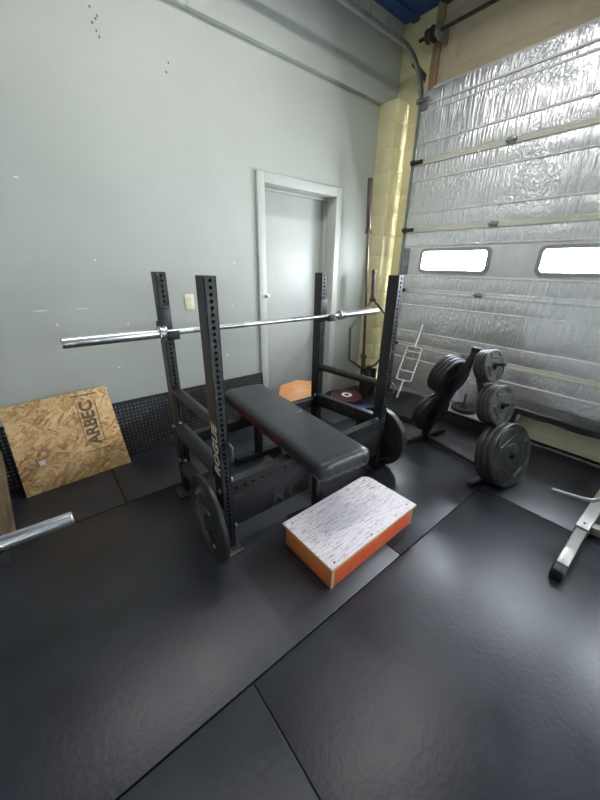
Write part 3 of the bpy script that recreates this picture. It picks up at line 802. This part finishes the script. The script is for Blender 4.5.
# viewed from -X: right of the face is -Y
lt = arc_text('BARBELL', .042, .142, 190, 90, fc_, xl, yl, .003, .0006)
obj('lettering', lt, 'mark', pA, smooth=False, label='raised grey lettering')
lt = arc_text('STANDARD', .042, .150, 200, 300, fc_, xl, yl, .003, .0006)
obj('lettering', lt, 'mark', pA, smooth=False)
for k in range(3):
    a = D2R(60+120*k-20); d_ = xl*math.cos(a)+yl*math.sin(a)
    mb = MB(); mb.bar(fc_+d_*.055+zl*.002, fc_+d_*.185+zl*.002, .02, .008, zl.cross(d_)); obj('spoke', mb, 'iron', pA)
pB = disc('smooth black plate stored low on the rack post nearest the plate tree', (1.862, YF+.075, .226), (1, 0, 0), bumper_profile(.225, .05), 'iron')

# ------------------------------------------------------------------ bench
ang = -D2R(4.8)
bdir = V((math.sin(D2R(4.8)), math.cos(D2R(4.8)), 0)); bside = V((bdir.y, -bdir.x, 0))
bnear, blen, bw, bz0, bz1 = V((1.076, .912, 0)), 1.235, .342, .419, .518
bc = bnear+bdir*blen/2
bn = thing('weight_bench', 'flat bench with thick black vinyl pad standing inside the rack', 'bench', bc, Matrix.Rotation(ang, 3, 'Z'))
# pad with rounded edges, slight bulge, wrinkled covering at the near end
mb = MB(); nl, nwid, nh = 64, 18, 7
def padpt(i, j, k):
    u = i/nl*2-1; v = j/nwid*2-1; w_ = k/nh*2-1
    p = V((u, v, w_))
    hx, hy, hz, r = blen/2, bw/2, (bz1-bz0)/2, .034
    q = V((u*hx, v*hy, w_*hz)); cl = V((max(-hx+r, min(hx-r, q.x)), max(-hy+r, min(hy-r, q.y)), max(-hz+r, min(hz-r, q.z))))
    d_ = q-cl
    if d_.length > 1e-9: q = cl+d_.normalized()*r*min(1, d_.length/r)
    if w_ > .95: q.z += .006*(1-v*v)
    if u < -.86:
        f = (-u-.86)/.14
        q += d_.normalized()*(.005*f*math.sin(v*17+w_*6)*math.sin(w_*5+1)) if d_.length > 1e-9 else V((0, 0, .003*f*math.sin(v*13)))
    return bc+bdir*q.x+bside*(-q.y)*-1+V((0, 0, (bz0+bz1)/2+q.z))
def coord(n): return range(n+1)
vs = {}
def gv(i, j, k):
    if (i, j, k) not in vs: vs[(i, j, k)] = mb.bm.verts.new(padpt(i, j, k))
    return vs[(i, j, k)]
for i in range(nl):
    for j in range(nwid):
        for k in (0, nh): mb.bm.faces.new((gv(i, j, k), gv(i+1, j, k), gv(i+1, j+1, k), gv(i, j+1, k)))
    for k in range(nh):
        for j in (0, nwid): mb.bm.faces.new((gv(i, j, k), gv(i+1, j, k), gv(i+1, j, k+1), gv(i, j, k+1)))
for j in range(nwid):
    for k in range(nh):
        for i in (0, nl): mb.bm.faces.new((gv(i, j, k), gv(i, j+1, k), gv(i, j+1, k+1), gv(i, j, k+1)))
pad = obj('pad', mb, 'vinyl', bn, fixn=True)
pad.modifiers.clear()
lo = bc+bdir*.10-bside*(bw/2+.0012)+V((0, 0, .466))
mb = text_bm('THOMPSON FAT PAD', .062, .0008, lo, -bdir, (0, 0, 1), .0004, spacing=1.12)
obj('lettering', mb, 'red', pad, smooth=False, label='red lettering along the pad side')
for (s_, t_, l_, a_) in ((.30, -.02, .030, .5), (.298, -.012, .02, 2.2), (-.03, .10, .035, .2), (-.02, .115, .02, .1)):
    c_ = bc+bdir*s_+bside*t_+V((0, 0, bz1+.0062)); d_ = Matrix.Rotation(a_, 3, 'Z') @ bside
    mb = MB(); mb.obox(c_, d_, V((-d_.y, d_.x, 0)), (0, 0, 1), l_/2, .003, .0012); obj('scuff', mb, 'galv', pad, label='pale scuffs in the vinyl')
mb = MB(); mb.bar(bc-bdir*(blen/2-.02)+V((0, 0, .414)), bc+bdir*(blen/2-.02)+V((0, 0, .414)), bw-.05, .010, bside); obj('pad_board', mb, 'black', bn, .002)
for s_ in (-1, 1):
    c_ = bc+bdir*s_*(blen/2-.24)
    mb = MB(); mb.bar(c_+V((0, 0, .05)), c_+V((0, 0, .41)), .05, .05, bside); obj('leg', mb, 'black', bn, .004)
    mb = MB(); mb.bar(c_-bside*.20+V((0, 0, .028)), c_+bside*.20+V((0, 0, .028)), .05, .055, (0, 0, 1)); ft = obj('foot', mb, 'black', bn, .004)

# ------------------------------------------------------------------ step box
bx = thing('step_box', 'low wooden step box with worn white top and orange sides', 'box', (1.135, .905, 0))
B0, B1, B2, B3 = V((.804, .722, 0)), V((1.476, .737, 0)), V((1.470, 1.083, 0)), V((.801, 1.068, 0))
H_ = .128
def wallboard(a, b, m, inset=0.):
    d = (b-a).normalized(); n = V((d.y, -d.x, 0))
    q = MB(); q.obox((a+b)/2-n*.009+V((0, 0, H_/2)), d, n, (0, 0, 1), (b-a).length/2-inset, .009, H_/2); return obj('side_board', q, m, bx, .002)
wallboard(B0, B1, 'orange', .0185); wallboard(B1, B2, 'orangeworn'); wallboard(B2, B3, 'orange', .0185); wallboard(B3, B0, 'orangeworn')
for p, dx in ((B0, 1), (B1, -1)):
    mb = MB(); mb.box(min(p.x, p.x+dx*.018), max(p.x, p.x+dx*.018), p.y-.0006 if dx > 0 else p.y-.001, p.y+.001, .0, H_); obj('end_grain', mb, 'rawply', bx, label='bare plywood end grain at the corner')
top = []
ov = .014
tp = [(B0.x-ov, B0.y-ov), (B1.x+ov*.6, B1.y-ov), (B2.x+ov*.6-.02, B2.y+ov*.3), (B2.x-.02, B2.y+ov), (B3.x-ov, B3.y+ov)]
cxy = V((1.135, .905))
tpb = []
# rounded far corner
tpts = [tp[0], tp[1], (tp[2][0]+.02, tp[2][1]-.045), (tp[2][0]+.012, tp[2][1]-.015), (tp[3][0]-.01, tp[3][1]+.0), (tp[3][0]-.045, tp[3][1]+.0), tp[4]]
mb = MB(); mb.prism(tpts, (1, 0, 0), (0, 1, 0), (0, 0, 1), .014, (0, 0, H_))
obj('top_board', mb, 'rawply', bx, .0015)
mb = MB(); mb.prism([(cxy.x+(p[0]-cxy.x)*.994, cxy.y+(p[1]-cxy.y)*.988) for p in tpts], (1, 0, 0), (0, 1, 0), (0, 0, 1), .0012, (0, 0, H_+.014))
tpn = obj('paint_skin', mb, 'wornwhite', bx, smooth=False, label='worn white painted top')
for x, y in ((.83, .735), (1.10, .738), (1.44, .76), (.83, 1.05), (1.12, 1.06), (1.42, 1.06)):
    mb = MB(); mb.cyl((x, y, H_+.0152), (x, y, H_+.0162), .005, 10); obj('screw', mb, 'scuffed', tpn)

# ------------------------------------------------------------------ plate tree
O = V((2.49, 1.265, 0)); u = V((-.20, -.98, 0)).normalized(); c_ax = V((-u.y, u.x, 0))
LB, SA, ZA = .645, .31, .865
T = lambda s, c, z: O+u*s+c_ax*c+V((0, 0, z))
pt = thing('plate_tree', 'black A-frame plate tree holding cast iron plates by the garage door', 'plate rack', O+u*LB/2, rotto((0, 0, 1), u))
for s_ in (0, LB):
    mb = MB(); mb.bar(T(s_, -.255, .022), T(s_, .255, .022), .032, .036, u); f_ = obj('foot', mb, 'scuffed', pt, .003)
    for q in (-1, 1):
        mb = MB(); mb.bar(T(s_, q*.256, .022), T(s_, q*.262, .022), .026, .028, u); obj('end_cap', mb, 'rubber', f_, .002)
mb = MB(); mb.bar(T(.016, 0, .03), T(LB-.016, 0, .03), .028, .028, c_ax); obj('base_bar', mb, 'scuffed', pt, .003)
for s_ in (0, LB):
    mb = MB(); a, b = T(s_, 0, .04), T(SA, 0, ZA)
    mb.bar(a, b, .05, .045, c_ax); obj('upright', mb, 'black', pt, .004)
mb = MB(); mb.bar(T(SA-.03, 0, ZA+.01), T(SA+.03, 0, ZA+.01), .056, .03, c_ax); obj('top_cap', mb, 'rubber', pt, .004)
tilt = D2R(14)
def leg_at(z, front):
    f = (z-.03)/(ZA-.03)
    return (LB+(SA-LB)*f) if front else SA*f
def peg(z, front, L, r=.0125, m='black'):
    d = (u if front else -u)*math.cos(tilt)+V((0, 0, 1))*math.sin(tilt)
    a = T(leg_at(z, front), 0, z)
    mb = MB(); mb.cyl(a, a+d*L, r, 16); mb.cyl(a+d*.018, a+d*.03, r+.016, 18); obj('peg', mb, m, pt)
    return a, d
def stack(z, front, L, n, r, th, m, group, labels, start=.034, gap=.001, spin=0., jit=.006):
    a, d = peg(z, front, L)
    rng = random.Random(int(z*1000)+n); out = []
    for k in range(n):
        # bore is larger than the peg: each plate hangs a little low
        c_ = a+d*(start+th/2+k*(th+gap)) - V((0, 0, 1))*.011
        o = grip_plate(labels[k], c_, d, r, th, m, group, (0, 0, 1), spin+rng.uniform(-.05, .05))
        out.append(o)
    return out
def seq(desc, place, n):
    w = {1: ['only'], 2: ['inner', 'outer'], 3: ['innermost', 'middle', 'outermost'], 4: ['innermost', 'second', 'third', 'outermost']}[n]
    return [f'{x} {desc} plate on {place}' for x in w]
big = stack(.20, True, .158, 3, .225, .041, 'iron', 'large plates at the foot of the plate tree', seq('large iron', "the tree's lowest peg, facing the silver bench leg", 3), spin=.92)
mid = stack(.52, True, .185, 4, .143, .026, 'iron_grey', 'medium plates on the plate tree', seq('medium grey', "the tree's middle peg, above the large plates", 4), spin=.5)
sml = stack(.775, True, .19, 4, .115, .021, 'iron_grey', 'small plates at the top of the plate tree', seq('small grey', "the tree's topmost peg", 4), spin=.35)
rup = stack(.61, False, .22, 4, .165, .030, 'iron', 'plates on the upper rear peg of the tree', seq('dark iron', "the tree's upper rear peg, by the chrome curl bar", 4), spin=.9)
rlo = stack(.265, False, .17, 2, .178, .036, 'iron', 'plates on the lower rear peg of the tree', seq('dark iron', "the tree's lower rear peg, just off the floor mat", 2), spin=.6)
# raised marks on the large front plate
o = big[-1]; Wb = ROOTM[o.name]; cc = Wb.to_translation(); nx_, ny_, nz_ = (Wb.to_3x3() @ V((1, 0, 0))), (Wb.to_3x3() @ V((0, 1, 0))), (Wb.to_3x3() @ V((0, 0, 1)))
zz_ = V((0, 0, 1)); upv = (zz_-nz_*zz_.dot(nz_)).normalized(); rtv = upv.cross(nz_)
lt = arc_text('STANDARD', .026, .066, 200, 10, cc+nz_*.0175, rtv, upv, .003, .0015); obj('lettering', lt, 'mark', o, smooth=False, label='worn raised lettering around the hub')
lt = text_bm('45 LBS', .032, .003, cc+nz_*.0175+rtv*.07-upv*.135, (rtv*.9+upv*.42), (upv*.9-rtv*.42), .0015); obj('lettering', lt, 'mark', o, smooth=False)

# ------------------------------------------------------------------ low platform and the plate on its pin
lp = thing('low_platform', 'low black platform with pale edge on the floor behind the plate tree', 'platform', (3.05, 1.22, 0), Matrix.Rotation(D2R(0), 3, 'Z'))
mb = MB(); mb.box(2.97, 3.15, .86, 1.50, 0, .125); obj('body', mb, 'rubber', lp, .003)
mb = MB(); mb.box(2.95, 3.155, .86, 1.50, .125, .14); obj('edge_strip', mb, 'threshold', lp, .002)
lpin = thing('loading_pin', 'short steel loading pin standing on the low pale-edged platform', 'loading pin', (3.055, 1.215, .14))
mb = MB(); mb.lathe((3.055, 1.215, .14), (0, 0, 1), [(0, 0), (.06, 0), (.06, .006), (.0125, .006), (.0125, .165), (.010, .17), (0, .17)], 18); obj('pin', mb, 'oldsteel', lpin)
disc('small dark plate lying flat around the loading pin on the low platform', (3.055, 1.215, .168), (0, 0, 1), disc_profile(.112, .030, hub=.035, rim=.02), 'iron')

# ------------------------------------------------------------------ rubber-topped low bench along the door
sb = thing('long_low_bench', 'long low bench topped with black rubber against the garage door', 'bench', (3.08, -.5, 0))
mb = MB(); n = 40
ring = []
for i in range(n+1):
    y = .82-2.9*i/n; wv = .004*math.sin(i*1.7)+.003*math.sin(i*.6)
    ring.append([mb.bm.verts.new(p) for p in ((2.985+wv, y, .285+wv), (2.98+wv, y, .335+wv*.5), (2.995, y, .348+wv*.6), (3.165, y, .356+wv*.4), (3.17, y, .285))])
for A, B in zip(ring, ring[1:]):
    for k in range(5): mb.bm.faces.new((A[k], A[(k+1) % 5], B[(k+1) % 5], B[k]))
mb.bm.faces.new(ring[0][::-1]); mb.bm.faces.new(ring[-1])
obj('rubber_top', mb, 'matrubber', sb, fixn=True)
mb = MB(); mb.box(3.09, 3.11, -2.05, .75, .07, .284); obj('apron_board', mb, 'creamboard', sb, .002, label='cream board under the rubber top')
for y in (.79, -.6, -1.9):
    mb = MB(); mb.box(3.02, 3.06, y-.02, y+.02, 0, .286); mb.box(3.06, 3.15, y-.02, y+.02, .25, .286)
    obj('leg', mb, 'black', sb, .003)

# ------------------------------------------------------------------ loose rubber mat by the door
lm = MB(); nx_, ny_ = 22, 18
P00, P10, P11, P01 = V((2.57, 1.74, .055)), V((2.66, 1.44, .055)), V((3.14, 1.56, .10)), V((3.08, 2.08, .09))
def lmz(a, b):
    return .09*math.exp(-((a-.62)**2/.09+(b-.55)**2/.12))+.01*math.sin(a*6+b*4)
G = []
for i in range(nx_+1):
    row = []
    for j in range(ny_+1):
        a, b = i/nx_, j/ny_
        p = (P00*(1-b)+P10*b)*(1-a)+(P01*(1-b)+P11*b)*a
        row.append(p+V((0, 0, lmz(a, b))))
    G.append(row)
Tt = [[lm.bm.verts.new(p) for p in r] for r in G]; Bb = [[lm.bm.verts.new(V((p.x, p.y, max(.002, p.z-.055 if (i in (0, nx_) or j in (0, ny_)) else .004)))) for j, p in enumerate(r)] for i, r in enumerate(G)]
for i in range(nx_):
    for j in range(ny_):
        lm.bm.faces.new((Tt[i][j], Tt[i+1][j], Tt[i+1][j+1], Tt[i][j+1])); lm.bm.faces.new((Bb[i][j], Bb[i][j+1], Bb[i+1][j+1], Bb[i+1][j]))
for i in range(nx_):
    for j in (0, ny_): lm.bm.faces.new((Tt[i][j], Tt[i+1][j], Bb[i+1][j], Bb[i][j]))
for j in range(ny_):
    for i in (0, nx_): lm.bm.faces.new((Tt[i][j], Tt[i][j+1], Bb[i][j+1], Bb[i][j]))
o = obj('folded_rubber_mat', lm, 'rubber', None, fixn=True); tag(o, 'thick black rubber mat bunched on the floor under the chrome curl bar', 'rubber mat')

# ------------------------------------------------------------------ chrome triceps / hammer curl bar
ta, tb = V((2.755, 1.765, .165)), V((3.150, 1.832, .862))
td = (tb-ta).normalized(); Lt = (tb-ta).length
side = V((.25, -1, 0)); side = (side-td*side.dot(td)).normalized()
cb = thing('curl_bar', 'chrome hammer curl bar leaning on the garage door', 'curl bar', ta, rotto(td, side))
e1, e2 = Lt*.235, Lt*.69
for a, b in ((0, e1), (e2, Lt)):
    mb = MB(); mb.cyl(ta+td*a, ta+td*b, .0125 if a else .0115, 18); obj('sleeve', mb, 'chrome', cb)
mb = MB(); hw = .078; r_ = .022; loop = []
for (sx, tt, a0) in ((1, e2-r_, 0), (-1, e2-r_, 90), (-1, e1+r_, 180), (1, e1+r_, 270)):
    for k in range(5):
        a = D2R(a0+90*k/4); loop.append(ta+side*(sx*(hw-r_)+r_*math.cos(a))+td*(tt+r_*math.sin(a)))
mb.tube(loop, .0095, 12, closed=True); obj('frame', mb, 'chrome', cb)
for tt in (e1+.10, e2-.055):
    mb = MB(); mb.cyl(ta+td*tt-side*hw, ta+td*tt+side*hw, .011, 16); obj('grip', mb, 'chrome', cb)
for tt in (e1, e2):
    mb = MB(); mb.cyl(ta+td*(tt-.008), ta+td*(tt+.008), .02, 18); obj('collar', mb, 'chrome', cb)

# ------------------------------------------------------------------ corner: vertical barbell, hex bar, holder, plates
ba, bb = V((2.905, 2.345, .022)), V((2.735, 2.355, 2.17))
barbell('dark steel barbell standing upright in the corner by the yellow pillar', (ba+bb)/2, bb-ba, (bb-ba).length, 'oldsteel', 'oldsteel')
bh = thing('bar_holder', 'black upright bar holder on the floor in the corner by the pillar', 'bar holder', (2.84, 2.3, 0))
mb = MB(); mb.box(2.74, 3.02, 2.19, 2.37, 0, .012); obj('base', mb, 'black', bh, .003)
for (x, y) in ((2.80, 2.235), (2.89, 2.345), (2.97, 2.26)):
    mb = MB(); mb.lathe((x, y, .012), (0, 0, 1), [(.036, 0), (.036, .30), (.0315, .30), (.0315, .005), (0, .005)], 24); obj('tube', mb, 'black', bh)
# hex bar, drawn in its own leaning plane
hx0 = V((2.90, 2.26, .04)); hx1 = V((2.865, 2.31, 1.385)); hd = (hx1-hx0).normalized()
hs = V((1, .02, 0)); hs = (hs-hd*hs.dot(hd)).normalized(); HL = (hx1-hx0).length
hb = thing('hex_bar', 'dark steel hexagonal trap bar standing on end in the corner by the pillar', 'trap bar', hx0, rotto(hd, hs))
Q = lambda s, t: hx0+hd*t+hs*s
hexp = [(0, 1.05), (-.09, .99), (-.345, .79), (-.345, .46), (-.12, .31), (0, .30), (.12, .31), (.345, .46), (.345, .79), (.09, .99)]
hexf = []
for i, p in enumerate(hexp):
    a, b = hexp[i], hexp[(i+1) % len(hexp)]
    for k in range(6): hexf.append(Q(a[0]+(b[0]-a[0])*k/6, a[1]+(b[1]-a[1])*k/6))
mb = MB(); mb.tube(hexf, .0125, 10, closed=True); obj('frame', mb, 'oldsteel', hb)
for a, b in ((0, .29), (1.06, HL)):
    mb = MB(); mb.cyl(Q(0, a), Q(0, b), .024, 22); obj('sleeve', mb, 'oldsteel', hb)
for a, b in ((1.03, 1.065), (.285, .32)):
    mb = MB(); mb.cyl(Q(0, a), Q(0, b), .034, 20); obj('collar', mb, 'scuffed', hb)
# plates on the floor behind the rack
disc('black bumper plate lying on the floor under the maroon plate', (2.54, 2.36, .030), (0, 0, 1), bumper_profile(.175, .05), 'rubberplate')
mp_ = disc('maroon bumper plate lying on a black plate behind the rack, white ring at its hub', (2.50, 2.23, .084), (0, -.05, 1), bumper_profile(.165, .05), 'maroon')
Wm = ROOTM[mp_.name]
mb = MB(); nz_ = (Wm.to_3x3() @ V((0, 0, 1))); mb.lathe(Wm.to_translation()+nz_*.0251, nz_, [(.028, 0), (.028, .003), (.056, .003), (.056, 0)], 28); obj('hub_ring', mb, 'white', mp_, label='white hub ring')
disc('blue bumper plate lying on the floor behind the rack rail, beside the maroon plate', (2.46, 1.93, .027), (0, 0, 1), bumper_profile(.14, .05), 'bluerubber')

# orange wood board behind the bench
pO = V((1.98, 2.36, .10)); nO = V((0.0, -.78, .62)).normalized(); exO = V((1, 0, 0)); eyO = nO.cross(exO)
SHAPE_ORANGE = [(-.235, -.01), (-.245, .13), (-.17, .235), (.06, .25), (.22, .20), (.33, -.02), (.22, -.055), (-.06, -.075)]
ow = MB(); ow.prism(SHAPE_ORANGE, exO, eyO, nO, .022, pO-nO*.022)
o = obj('seat_board', ow, ['orangewood'], None, .004); tag(o, 'orange wooden board with cut corners leaning behind the black bench pad', 'board')

# ------------------------------------------------------------------ left edge: barbell sleeve on a black arm
sa = barbell('chrome barbell reaching in from the left edge, only its sleeve in the photo', (-.047-1.1, 1.275+.035, .5), (1, -.02, 0))
ra = thing('spotter_arm', 'black steel spotter arm under the barbell sleeve at the left edge', 'spotter arm', (-.62, 1.3, 0))
mb = MB(); mb.box(-.72, -.252, 1.27, 1.33, .415, .474); obj('arm', mb, 'black', ra, .004)
mb = MB(); mb.box(-.76, -.70, 1.26, 1.34, 0, 1.1); obj('post', mb, 'black', ra, .004)

# ------------------------------------------------------------------ right edge: silver bench frame
sf = thing('machine_frame', 'silver steel machine frame with black rubber foot at the right edge', 'gym machine', (2.2, .05, 0))
mb = MB(); mb.bar((1.775, .077, .034), (2.20, .077, .034), .05, .05, (0, 1, 0)); obj('base_tube', mb, 'silver', sf, .004)
mb = MB(); mb.bar((1.705, .077, .030), (1.782, .077, .030), .056, .058, (0, 1, 0)); obj('rubber_foot', mb, 'rubber', sf, .008, label='black rubber foot')
mb = MB(); mb.bar((2.14, .078, .042), (2.95, .06, .052), .062, .062, (0, 1, 0)); sl_ = obj('outer_tube', mb, 'silver', sf, .004)
mb = MB(); mb.cyl((2.19, .078, .073), (2.19, .078, .077), .006, 12); obj('bolt_hole', mb, 'blackdeep', sl_)
mb = MB(); mb.bar((2.235, .05, .036), (2.235, -.9, .036), .05, .05, (1, 0, 0)); obj('cross_tube', mb, 'silver', sf, .004)
mb = MB(); mb.tube([(2.085, .255, .25), (2.10, .20, .25), (2.125, .12, .25), (2.14, .085, .255), (2.165, .055, .275), (2.20, .02, .33), (2.235, -.03, .42), (2.26, -.07, .5)], .0115, 14); obj('handle_rod', mb, 'galv', sf)
mb = MB(); mb.bar((2.27, -.09, .06), (2.27, -.09, .62), .05, .05, (1, 0, 0)); obj('post', mb, 'silver', sf, .004)

# ------------------------------------------------------------------ camera
cam = bpy.data.cameras.new('camera'); co = bpy.data.objects.new('camera', cam); COL.objects.link(co)
R = Matrix(((0.77610583, 0.22719726, -0.58825262), (-0.6303414, 0.30635473, -0.71331375), (0.01815105, 0.92440694, 0.38097553)))
R = Matrix((( .77610583, .22719726, -.58825262), (-.6303414, .30635473, -.71331375), (.01815105, .92440694, .38097553)))
co.matrix_world = Matrix.Translation((0, 0, 1.40)) @ R.to_4x4()
cam.lens = 323.646/800*36; cam.sensor_width = 36; cam.sensor_fit = 'AUTO'; cam.clip_start = .02
SC.camera = co

# ------------------------------------------------------------------ light
w = bpy.data.worlds.new('world'); SC.world = w; w.use_nodes = True
bg = w.node_tree.nodes['Background']; bg.inputs[0].default_value = (.82, .90, 1, 1); bg.inputs[1].default_value = 140
def area(name, loc, rot, sx, sy, e, col=(1, 1, 1), portal=False):
    l = bpy.data.lights.new(name, 'AREA'); l.shape = 'RECTANGLE'; l.size = sx; l.size_y = sy; l.energy = e; l.color = col
    if portal: l.cycles.is_portal = True
    o = bpy.data.objects.new(name, l); COL.objects.link(o); o.location = loc; o.rotation_euler = rot; return o
for (y1, y0) in wins:
    area('window_portal', (XD+.04, (y0+y1)/2, 1.477), (0, D2R(90), 0), .2, y1-y0, 1, portal=True)
area('ceiling_lamp', (1.15, 1.45, 3.28), (0, 0, 0), 2.3, .24, 34, (1, .985, .95))
area('ceiling_lamp', (-1.2, -1.6, 3.28), (0, 0, 0), 2.3, .24, 8, (1, .985, .95))
SC.view_settings.view_transform = 'Standard'; SC.view_settings.look = 'None'; SC.view_settings.gamma = 1
SC.view_settings.use_curve_mapping = False
SC.view_settings.exposure = 0.0
